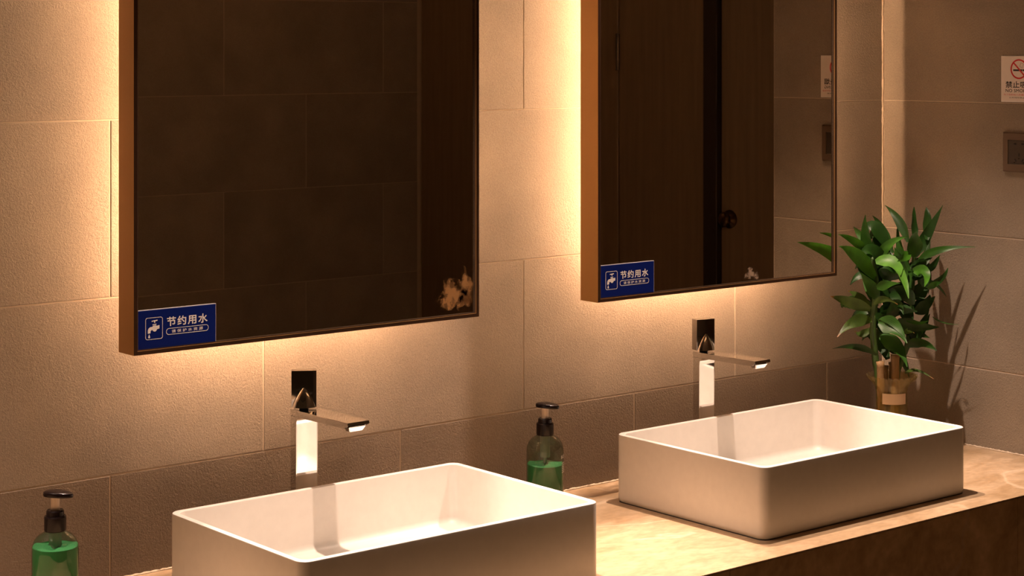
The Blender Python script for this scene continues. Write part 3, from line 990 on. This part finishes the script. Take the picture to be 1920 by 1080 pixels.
def make_mirror(label, x0, x1, tarn):
    cx = (x0 + x1) / 2
    t = thing('wall_mirror', label, 'mirror', (cx, YB, ZM0), 0, 'backlit bronze framed mirrors')
    w = (x1 - x0) / 2
    H = ZM1 - ZM0
    yf = YF - YB
    fr = 0.0065                      # width of the frame's front edge
    # four frame bars, mitred at the corners
    def bar(p, q, ip, iq, name):
        bm = bmesh.new()
        vs = []
        for (a, b), y in ((p, 0.0), (q, 0.0), (iq, 0.0), (ip, 0.0), (p, yf), (q, yf), (iq, yf), (ip, yf)):
            vs.append(bm.verts.new((a, y, b)))
        for f in ((0, 1, 2, 3), (7, 6, 5, 4), (0, 4, 5, 1), (1, 5, 6, 2), (2, 6, 7, 3), (3, 7, 4, 0)):
            bm.faces.new([vs[i] for i in f])
        o = obj(name, bm, M['frame'], t)
        o.data.materials.append(M['frame_front'])
        for pl in o.data.polygons:
            if pl.normal.y < -0.9:
                pl.material_index = 1
        return o
    O = [(-w, 0), (w, 0), (w, H), (-w, H)]
    I = [(-w + fr, fr), (w - fr, fr), (w - fr, H - fr), (-w + fr, H - fr)]
    for i in range(4):
        j = (i + 1) % 4
        bar(O[i], O[j], I[i], I[j], 'frame_bar')
    # bright inner lip just in front of the glass
    bm = bmesh.new()
    l1, l2 = fr, fr + 0.0022
    for (a0, a1, b0, b1) in ((-w + l1, w - l1, l1, l2), (-w + l1, w - l1, H - l2, H - l1)):
        box(bm, a0, a1, yf + 0.0015, yf + 0.006, b0, b1)
    for (a0, a1) in ((-w + l1, -w + l2), (w - l2, w - l1)):
        box(bm, a0, a1, yf + 0.0015, yf + 0.006, l2, H - l2)
    tag(obj('inner_lip', bm, simple('polished_lip', (0.34, 0.24, 0.17), 0.25, 0.9), t), 'thin polished metal lip around the glass')
    # the glass
    bm = bmesh.new()
    box(bm, -w + l1 * 0.9, w - l1 * 0.9, yf + 0.005, yf + 0.010, l1 * 0.9, H - l1 * 0.9)
    tag(obj('mirror_glass', bm, M['mirror'], t), 'dark smoked mirror glass')
    bm = bmesh.new()
    box(bm, -w + fr, w - fr, yf + 0.0102, yf + 0.016, fr, H - fr)
    obj('back_board', bm, M['backing'], t)
    # light channel with an LED strip behind the glass, set in from the edge
    ins, insb = 0.14, 0.075
    bm = bmesh.new()
    box(bm, -w + ins + 0.012, w - ins - 0.012, yf + 0.016, -0.0037, insb + 0.012, H - ins - 0.012)
    obj('mounting_box', bm, M['backing'], t)
    s = 0.010
    y0, y1 = -0.0097, -0.0037
    for (a0, a1, b0, b1) in ((-w + ins, w - ins, insb, insb + s), (-w + ins, w - ins, H - ins - s, H - ins),
                             (-w + ins, -w + ins + s, insb + s, H - ins - s), (w - ins - s, w - ins, insb + s, H - ins - s)):
        bm = bmesh.new()
        box(bm, a0, a1, y0, y1, b0, b1)
        obj('led_strip', bm, M['led'], t)
    # tarnished spots in the coating
    for (px, pz, rx, rz, mt) in tarn:
        bm = bmesh.new()
        uvl = bm.loops.layers.uv.new('UVMap')
        c = bm.verts.new((px - cx, yf + 0.0047, pz - ZM0))
        n = 28
        ring = []
        for i in range(n):
            a = 2 * PI * i / n
            k = 1 + 0.22 * math.sin(3 * a + px) + 0.12 * math.sin(7 * a)
            ring.append(bm.verts.new((min(px - cx + rx * k * math.cos(a), w - fr - 0.003), yf + 0.0047, max(pz - ZM0 + rz * k * math.sin(a), fr + 0.003))))
        for i in range(n):
            f = bm.faces.new((c, ring[i], ring[(i + 1) % n]))
            for lp in f.loops:
                lp[uvl].uv = (0.0, 0.0) if lp.vert is c else (1.0, 0.0)
        tag(obj('tarnish_spot', bm, mt, t), 'cloudy tarnished patch in the lower corner of the glass')
    return t


make_mirror('first backlit mirror, reflecting only the tiled wall', 1.482, 2.203,
            [(2.142, 1.296, 0.048, 0.030, M['tarnish']), (2.180, 1.300, 0.026, 0.040, M['tarnish'])])
make_mirror('second backlit mirror beside the plant, reflecting the dark door', 2.504, 3.218,
            [(2.945, 1.275, 0.026, 0.020, M['tarnish_grey'])])


def make_water_sign(label, x0, z0):
    """Blue acrylic notice stuck in the lower corner of a mirror."""
    W, H = 0.148, 0.0655
    t = thing('water_saving_sign', label, 'sign', (x0, -0.125, z0), 0, 'blue water saving signs on the mirrors')
    th = 0.0028
    bm = bmesh.new()
    box(bm, 0, W, -th + 0.0004, 0, 0, H)
    tag(obj('acrylic_plate', bm, M['acrylic_edge'], t), 'clear acrylic backing with a pale edge')
    bm = bmesh.new()
    box(bm, 0.0004, W - 0.0008, -th, -th + 0.0004, 0.0004, H - 0.0010)
    tag(obj('blue_face', bm, M['blue'], t), 'royal blue printed face')
    y = -th - 0.00015
    # boxed tap symbol
    bm = bmesh.new()
    outline_strip(bm, rrect(0.0150, 0.0462, 0.0165, 0.0520, 0.0035, 5), 0.0008, y, -th)
    obj('symbol_border', bm, M['white_print'], t)
    bm = bmesh.new()
    ox, oz = 0.0150, 0.0165
    def P(l):
        return [(ox + a * 0.0312, oz + b * 0.0355) for a, b in l]
    flat_poly(bm, P([(0.36, 0.86), (0.70, 0.89), (0.70, 0.84), (0.57, 0.83), (0.57, 0.76), (0.50, 0.755), (0.50, 0.83), (0.36, 0.81)]), y, -th)
    flat_poly(bm, P([(0.41, 0.69), (0.64, 0.705), (0.64, 0.665), (0.41, 0.65)]), y, -th)
    flat_poly(bm, P([(0.13, 0.28), (0.29, 0.29), (0.29, 0.37), (0.33, 0.42), (0.40, 0.43), (0.46, 0.37), (0.56, 0.345), (0.64, 0.39), (0.68, 0.45),
                     (0.82, 0.47), (0.82, 0.63), (0.68, 0.61), (0.62, 0.625), (0.60, 0.64), (0.44, 0.625), (0.40, 0.58), (0.27, 0.57), (0.17, 0.51), (0.13, 0.42)][::-1]), y, -th)
    drop = [(0.21, 0.25), (0.155, 0.13)] + [(0.21 + 0.062 * math.cos(math.radians(a)), 0.115 + 0.055 * math.sin(math.radians(a))) for a in range(190, 360, 28)] + [(0.265, 0.13)]
    flat_poly(bm, P(drop), y, -th)
    tag(obj('tap_symbol', bm, M['white_print'], t), 'white tap and drop symbol')
    # headline, pill and the small line in it
    add_text('lettering', '节约用水', M['white_print'], t, 0.0930, 0.0430, y, width=0.0760, height=0.0150, bold=0.022, spacing=1.18)
    bm = bmesh.new()
    outline_strip(bm, rrect(0.0535, 0.1330, 0.0215, 0.0315, 0.0049, 7), 0.0008, y, -th)
    obj('pill_border', bm, M['white_print'], t)
    add_text('lettering', '请保护水资源', M['white_print'], t, 0.0930, 0.0265, y, width=0.0590, height=0.0052, bold=0.012, spacing=1.55)
    return t


make_water_sign('blue tap notice in the corner of the first mirror', 1.4896, ZM0 + 0.0072)
make_water_sign('blue tap notice in the corner of the second mirror beside the plant', 2.5116, ZM0 + 0.0072)


# ================================================================ RIGHT WALL: NO-SMOKING SIGN AND SOCKET
# both are built facing -y and turned to face -x; local +x then runs towards the room
ns = thing('no_smoking_sign', 'small square white no smoking sign with a red ring on the wall above the socket', 'sign', (XR - 0.0006, -0.340, 1.6345), -PI / 2)
SW, SH = 0.100, 0.1030
bm = bmesh.new()
box(bm, 0, SW, -0.0035, 0, 0, SH, 0.0006, 1)
tag(obj('acrylic_plate', bm, M['sign_edge'], ns), 'clear acrylic backing')
bm = bmesh.new()
box(bm, 0.002, SW - 0.002, -0.0040, -0.0035, 0.003, SH - 0.002)
obj('printed_face', bm, M['sign_white'], ns)
y = -0.00415
bm = bmesh.new()
cx, cz, R0 = 0.048, 0.0735, 0.0205
outline_strip(bm, [(cx + R0 * math.cos(2 * PI * i / 40), cz + R0 * math.sin(2 * PI * i / 40)) for i in range(40)], 0.0034, y - 0.0001, -0.004)
dx = 0.0145
flat_poly(bm, [(cx - dx - 0.0012, cz + dx - 0.0012), (cx - dx + 0.0012, cz + dx + 0.0012), (cx + dx + 0.0012, cz - dx + 0.0012), (cx + dx - 0.0012, cz - dx - 0.0012)], y - 0.0001, -0.004)
tag(obj('prohibition_ring', bm, M['red_print'], ns), 'red ring with a slash')
bm = bmesh.new()
flat_poly(bm, [(cx - 0.0150, cz - 0.0045), (cx + 0.0085, cz - 0.0045), (cx + 0.0085, cz - 0.0005), (cx - 0.0150, cz - 0.0005)], y, -0.004)
flat_poly(bm, [(cx + 0.0095, cz - 0.0045), (cx + 0.0145, cz - 0.0045), (cx + 0.0145, cz - 0.0005), (cx + 0.0095, cz - 0.0005)], y, -0.004)
tag(obj('cigarette_symbol', bm, M['black_print'], ns), 'black cigarette bar')
bm = bmesh.new()
pts = []
for i in range(22):
    a = 2 * PI * i / 22
    rr = 0.0044 * (1 + 0.22 * math.sin(4 * a))
    pts.append((cx + 0.0070 + rr * math.cos(a), cz + 0.0085 + rr * 1.15 * math.sin(a)))
outline_strip(bm, pts, 0.0006, y, -0.004)
tag(obj('smoke_outline', bm, M['grey_print'], ns), 'thin outline of a smoke puff')
add_text('lettering', '禁止吸烟', M['black_print'], ns, 0.050, 0.0390, y, width=0.0740, height=0.0145, bold=0.02, spacing=1.05)
add_text('lettering', 'NO SMOKING', M['black_print'], ns, 0.050, 0.0255, y, width=0.0740, height=0.0070, bold=0.012, spacing=1.05)
add_text('lettering', '为了您和他人的健康请勿吸烟', M['red_print'], ns, 0.050, 0.0165, y, width=0.0850, height=0.0042)
add_text('lettering', '公共场所禁止吸烟', M['black_print'], ns, 0.050, 0.0100, y, width=0.0560, height=0.0034)

so = thing('wall_socket', 'bronze coloured five-hole power socket on the wall under the no smoking sign', 'socket', (XR - 0.0006, -0.346, 1.4790), -PI / 2)
bm = bmesh.new()
S = 0.0885
o_ = [bm.verts.new((a, 0, b)) for a, b in rrect(0, S, 0, S, 0.003, 4)]
p_ = [bm.verts.new((a, -0.0055, b)) for a, b in rrect(0, S, 0, S, 0.003, 4)]
q_ = [bm.verts.new((a, -0.0085, b)) for a, b in rrect(0.003, S - 0.003, 0.003, S - 0.003, 0.003, 4)]
i_ = [bm.verts.new((a, -0.0085, b)) for a, b in rrect(0.0155, S - 0.0155, 0.0175, S - 0.0175, 0.001, 4)]
j_ = [bm.verts.new((a, -0.0045, b)) for a, b in rrect(0.0155, S - 0.0155, 0.0175, S - 0.0175, 0.001, 4)]
for a, b in ((o_, p_), (p_, q_), (q_, i_), (i_, j_)):
    for k in range(len(a)):
        bm.faces.new((a[k], a[(k + 1) % len(a)], b[(k + 1) % len(a)], b[k]))
obj('cover_plate', bm, M['socket'], so)
bm = bmesh.new()
box(bm, 0.0158, S - 0.0158, -0.0072, -0.002, 0.0178, S - 0.0178, 0.0006, 1)
tag(obj('socket_insert', bm, M['socket_dark'], so), 'darker recessed centre of the socket')


def hole(pts, pn='pin_hole'):
    bm = bmesh.new()
    flat_poly(bm, pts, -0.0075, -0.0071)
    obj(pn, bm, M['hole'], so)


def slot(cx, cz, w, h, ang=0.0):
    ca, sa = math.cos(ang), math.sin(ang)
    return [(cx + a * ca - b * sa, cz + a * sa + b * ca) for a, b in ((-w / 2, -h / 2), (w / 2, -h / 2), (w / 2, h / 2), (-w / 2, h / 2))]


def arrow(cx, cz, s, d):
    return [(cx - d * s, cz), (cx, cz - s * 0.55), (cx + d * s, cz - s * 0.55), (cx + d * s, cz + s * 0.55), (cx, cz + s * 0.55)]


hole(arrow(0.0335, 0.0630, 0.0040, 1))
hole(arrow(0.0550, 0.0630, 0.0040, -1))
hole(slot(0.0443, 0.0385, 0.0022, 0.0075))
hole(slot(0.0350, 0.0265, 0.0022, 0.0070, math.radians(35)))
hole(slot(0.0535, 0.0265, 0.0022, 0.0070, math.radians(-35)))
bm = bmesh.new()
for q in ((0.0443, 0.0305), (0.0325, 0.0215), (0.0560, 0.0215)):
    prism(bm, slot(q[0], q[1], 0.0035, 0.0012), 'y', -0.0076, -0.0072)
tag(obj('contact_glint', bm, M['chrome'], so), 'small metal contacts in the holes')


# ================================================================ SOAP DISPENSERS
def make_bottle(label, x, y, fill, turn, print_at):
    t = thing('soap_dispenser', label, 'soap bottle', (x, y, 0.85), turn, 'green hand soap pump bottles')
    R = 0.0365
    shoulder = [(R, 0.112), (R - 0.0008, 0.121), (R - 0.0045, 0.130), (R - 0.0105, 0.137), (R - 0.0185, 0.1415), (0.0165, 0.1435), (0.0160, 0.147)]
    bm = bmesh.new()
    lathe(bm, [(0.030, 0.0), (R - 0.002, 0.001), (R, 0.004)] + shoulder, 56, cap_top=False)
    auto_smooth(obj('bottle_body', bm, M['bottle'], t), 60)
    bm = bmesh.new()
    ri = R - 0.0014
    lathe(bm, [(ri - 0.002, 0.0025), (ri, 0.005), (ri, fill - 0.012)], 48, cap_top=False)
    lathe(bm, [(ri, fill - 0.012), (ri, fill)], 48, cap_bottom=False, cap_top=False)
    auto_smooth(tag(obj('liquid_soap', bm, M['soap'], t), 'green soap filling the lower part'), 60)
    bm = bmesh.new()
    lathe(bm, [(ri * 0.999, fill - 0.0125), (ri * 0.9995, fill - 0.001), (ri * 0.97, fill + 0.0005), (0.004, fill + 0.001)], 48, cap_bottom=False,
          rfun=lambda r, z, a: (r, z + (0.002 * math.sin(2 * a + 1) + 0.0012 * math.sin(5 * a)) * (1 if z > fill - 0.006 else 1)))
    auto_smooth(tag(obj('froth', bm, M['soap_foam'], t), 'paler froth on top of the soap'), 60)
    bm = bmesh.new()
    lathe(bm, [(0.0034, 0.006), (0.0034, 0.108)], 14)
    lathe(bm, [(0.0095, 0.100), (0.0100, 0.104), (0.0100, 0.143)], 22)
    auto_smooth(obj('dip_tube', bm, M['tube'], t), 40)
    bm = bmesh.new()
    n = 44
    rib = lambda r, z, a: (r * (1 + 0.014 * (1 if int(a / (2 * PI) * n + 0.5) % 2 else -1)) if 0.1462 < z < 0.1650 else r, z)
    lathe(bm, [(0.0165, 0.1435), (0.0172, 0.1455), (0.0172, 0.1655), (0.0160, 0.1675), (0.0140, 0.1675), (0.0138, 0.1745), (0.0125, 0.1765), (0.0075, 0.1765)], n, rfun=rib)
    auto_smooth(obj('screw_collar', bm, M['black_gloss'], t), 30)
    bm = bmesh.new()
    lathe(bm, [(0.0070, 0.1745), (0.0070, 0.1985)], 24)
    auto_smooth(tag(obj('pump_stem', bm, M['pump_stem'], t), 'milky white pump stem'), 40)
    # flat oval pump head that dips towards the outlet (+x)
    bm = bmesh.new()
    rings = []
    for zz, s in ((0.1955, 0.84), (0.1965, 0.97), (0.1990, 1.0), (0.2025, 0.97), (0.2040, 0.86), (0.2046, 0.5)):
        ring = []
        for i in range(40):
            a = 2 * PI * i / 40
            px = 0.0225 * s * math.cos(a) + 0.0035
            if px > 0:
                px *= 1.10
            py = 0.0155 * s * math.sin(a) * (1 - 0.25 * max(0, math.cos(a)))
            ring.append(bm.verts.new((px, py, zz - max(0.0, px) * 0.10 + 0.002)))
        rings.append(ring)
    for a, b in zip(rings, rings[1:]):
        for i in range(40):
            bm.faces.new((a[i], a[(i + 1) % 40], b[(i + 1) % 40], b[i]))
    bm.faces.new(rings[0][::-1])
    bm.faces.new(rings[-1])
    auto_smooth(tag(obj('pump_head', bm, M['black_gloss'], t), 'black oval pump head'), 40)
    # printed words wrapped around the bottle
    def wrap(me, rad, a0, z0):
        for v in me.vertices:
            a = a0 + v.co.x / rad
            v.co = Vector((rad * math.cos(a), rad * math.sin(a), z0 + v.co.z))
        me.materials.clear()
        return me
    a0 = math.radians(print_at) - turn
    o = obj_me('lettering', wrap(text_mesh('BODY', height=0.0062, bold=0.01, spacing=1.1), R + 0.0003, a0, 0.1030), M['label_print'], t)
    bm = bmesh.new()
    for k in range(6):
        zz = 0.0900 - k * 0.0036
        wdt = 0.012 - 0.002 * (k % 3 == 2)
        prev = None
        for q in range(9):
            a = a0 - 0.010 / R + wdt * 2 * q / 8 / R
            pr = (bm.verts.new(((R + 0.0003) * math.cos(a), (R + 0.0003) * math.sin(a), zz)), bm.verts.new(((R + 0.0003) * math.cos(a), (R + 0.0003) * math.sin(a), zz + 0.0011)))
            if prev:
                bm.faces.new((prev[0], pr[0], pr[1], prev[1]))
            prev = pr
    tag(obj('small_print', bm, M['label_print'], t), 'fine lines of pale print')
    return t


make_bottle('green soap pump bottle standing apart at the counter end, away from the plant', 1.331, -0.155, 0.119, math.radians(-38), 60)
make_bottle('green soap pump bottle between the two basins', 2.407, -0.082, 0.086, math.radians(-52), -52)


# ================================================================ PLANT IN A GLASS VASE
VX, VY = 3.370, -0.160
vase = thing('glass_vase', 'clear glass vase with a scalloped rim and paper label, standing in the corner', 'vase', (VX, VY, 0.85))
bm = bmesh.new()
def scallop(r, z, a):
    k = max(0.0, (z - 0.150) / 0.014)
    return r * (1 + 0.012 * k * math.sin(26 * a)), z + 0.0036 * k * abs(math.sin(13 * a))
outer = [(0.030, 0.0), (0.036, 0.002), (0.037, 0.010), (0.036, 0.060), (0.035, 0.110), (0.0345, 0.128), (0.037, 0.140), (0.045, 0.151), (0.055, 0.160), (0.0575, 0.164)]
inner = [(0.0560, 0.164), (0.053, 0.160), (0.043, 0.152), (0.035, 0.141), (0.0322, 0.128), (0.033, 0.110), (0.034, 0.060), (0.034, 0.012), (0.020, 0.008)]
lathe(bm, outer + inner, 104, rfun=scallop)
auto_smooth(obj('vase_body', bm, M['vase'], vase), 60)
bm = bmesh.new()
lathe(bm, [(0.0335, 0.0125), (0.0337, 0.060), (0.0326, 0.108)], 40)
auto_smooth(obj('water', bm, M['water'], vase), 60)
bm = bmesh.new()
for (z, r, m_) in ():
    pass
n = 10
a_mid = math.radians(-129)
rows = []
for z in (0.105, 0.1165, 0.129):
    rows.append([bm.verts.new((0.0362 * math.cos(a_mid + (i / n - 0.5) * 1.62), 0.0362 * math.sin(a_mid + (i / n - 0.5) * 1.62), z)) for i in range(n + 1)])
for a, b in zip(rows, rows[1:]):
    for i in range(n):
        bm.faces.new((a[i], a[i + 1], b[i + 1], b[i]))
tag(obj('paper_label', bm, M['paper'], vase, smooth=True), 'blank pinkish paper label')

plant = thing('lucky_bamboo', 'leafy green bamboo plant growing from the glass vase in the corner', 'plant', (VX, VY, 0.865))
P0 = Vector((VX, VY, 0.865))


def tube_mesh(bm, pts, radii, n=10, ringed=False):
    pts = [Vector(p) for p in pts]
    dense, rad = [], []
    seg = 6
    for i in range(len(pts) - 1):
        p0 = pts[max(i - 1, 0)]
        p1, p2 = pts[i], pts[i + 1]
        p3 = pts[min(i + 2, len(pts) - 1)]
        for k in range(seg):
            u = k / seg
            dense.append(0.5 * ((2 * p1) + (p2 - p0) * u + (2 * p0 - 5 * p1 + 4 * p2 - p3) * u * u + (3 * p1 - p0 - 3 * p2 + p3) * u ** 3))
            rad.append(radii[i] * (1 - u) + radii[i + 1] * u)
    dense.append(pts[-1])
    rad.append(radii[-1])
    prev = None
    for i, c in enumerate(dense):
        t = (dense[min(i + 1, len(dense) - 1)] - dense[max(i - 1, 0)]).normalized()
        s = t.cross(Vector((0.3, 1, 0.1))).normalized()
        u = s.cross(t)
        r = rad[i] * (1.12 if ringed and i % 4 == 0 else 1.0)
        ring = [bm.verts.new(c + s * r * math.cos(2 * PI * q / n) + u * r * math.sin(2 * PI * q / n)) for q in range(n)]
        if prev:
            for q in range(n):
                bm.faces.new((prev[q], prev[(q + 1) % n], ring[(q + 1) % n], ring[q]))
        else:
            bm.faces.new(ring[::-1])
        prev = ring
    bm.faces.new(prev)


def plant_part(name, bm, mat, label=None):
    bmesh.ops.translate(bm, verts=bm.verts, vec=-P0)
    o = obj(name, bm, mat, plant, smooth=True)
    if label:
        o['label'] = label
    return o


STEMS = [[(3.358, -0.152, 0.872), (3.352, -0.147, 0.94)] + STEM_A, [(3.378, -0.160, 0.872), (3.384, -0.158, 0.94)] + STEM_B]
for s, rr in zip(STEMS, (0.0095, 0.0085)):
    bm = bmesh.new()
    tube_mesh(bm, s, [rr * (1 - 0.06 * i) for i in range(len(s))], 12, True)
    plant_part('stem', bm, M['stem'])
for (cx_, cy_, z1, r_, lean) in ((3.349, -0.150, 1.048, 0.0085, -0.003), (3.375, -0.166, 1.062, 0.0095, 0.0), (3.384, -0.146, 1.040, 0.0090, 0.004), (3.368, -0.142, 1.035, 0.008, 0.0)):
    bm = bmesh.new()
    tube_mesh(bm, [(cx_, cy_, 0.872), (cx_ + lean, cy_, 0.95), (cx_ + lean * 2, cy_, z1)], [r_ * 0.9, r_, r_], 12, True)
    plant_part('cane', bm, M['cane'], 'tan leafless cut cane')

view_dir = Vector((0.70, 0.70, -0.15)).normalized()
rl = random.Random(11)
for b_, m_, t_, w_, tone in LEAVES:
    b_, m_, t_ = Vector(b_), Vector(m_), Vector(t_)
    # quadratic curve through base, middle and tip
    ctrl = 2 * m_ - 0.5 * (b_ + t_)
    bm = bmesh.new()
    uvl = bm.loops.layers.uv.new('UVMap')
    n = 12
    roll = rl.uniform(-0.45, 0.45)
    prev = None
    fold = rl.uniform(0.12, 0.28)
    for i in range(n + 1):
        u = i / n
        c = (1 - u) ** 2 * b_ + 2 * u * (1 - u) * ctrl + u * u * t_
        d = (2 * (1 - u) * (ctrl - b_) + 2 * u * (t_ - ctrl)).normalized()
        side = d.cross(view_dir)
        if side.length < 0.25:
            side = d.cross(Vector((0, 0, 1)))
        side.normalize()
        side = Matrix.Rotation(roll + 0.25 * math.sin(3 * u + tone), 3, d) @ side
        nor = side.cross(d).normalized()
        if nor.dot(view_dir) > 0:
            nor = -nor
        w = w_ * 0.66 * (0.30 + 0.70 * min(1.0, u / 0.30) ** 0.8) * (1 - max(0.0, (u - 0.34) / 0.66) ** 1.45)
        w = max(w, 0.0004)
        wav = 0.06 * w_ * math.sin(9 * u + tone)
        row = [(c - side * w + nor * (w * fold + wav), 0.0), (c - side * w * 0.5 + nor * w * fold * 0.35, 0.25), (c, 0.5),
               (c + side * w * 0.5 + nor * w * fold * 0.35, 0.75), (c + side * w + nor * (w * fold - wav), 1.0)]
        row = [(bm.verts.new(p), q) for p, q in row]
        if prev:
            for k in range(4):
                f = bm.faces.new((prev[k][0], prev[k + 1][0], row[k + 1][0], row[k][0]))
                for lp, uv in zip(f.loops, ((prev[k][1], (i - 1) / n), (prev[k + 1][1], (i - 1) / n), (row[k + 1][1], u), (row[k][1], u))):
                    lp[uvl].uv = uv
        prev = row
    for v in bm.verts:                      # nothing may pass through the walls
        v.co.x = min(v.co.x, XR - 0.004)
        v.co.y = min(v.co.y, -0.004)
    o = plant_part('leaf', bm, M['leaf%d' % tone])
    if tone == 4:
        o['label'] = 'olive leaf with a withered brown tip'
    elif tone == 3:
        o['label'] = 'pale green leaf arching forward and down'
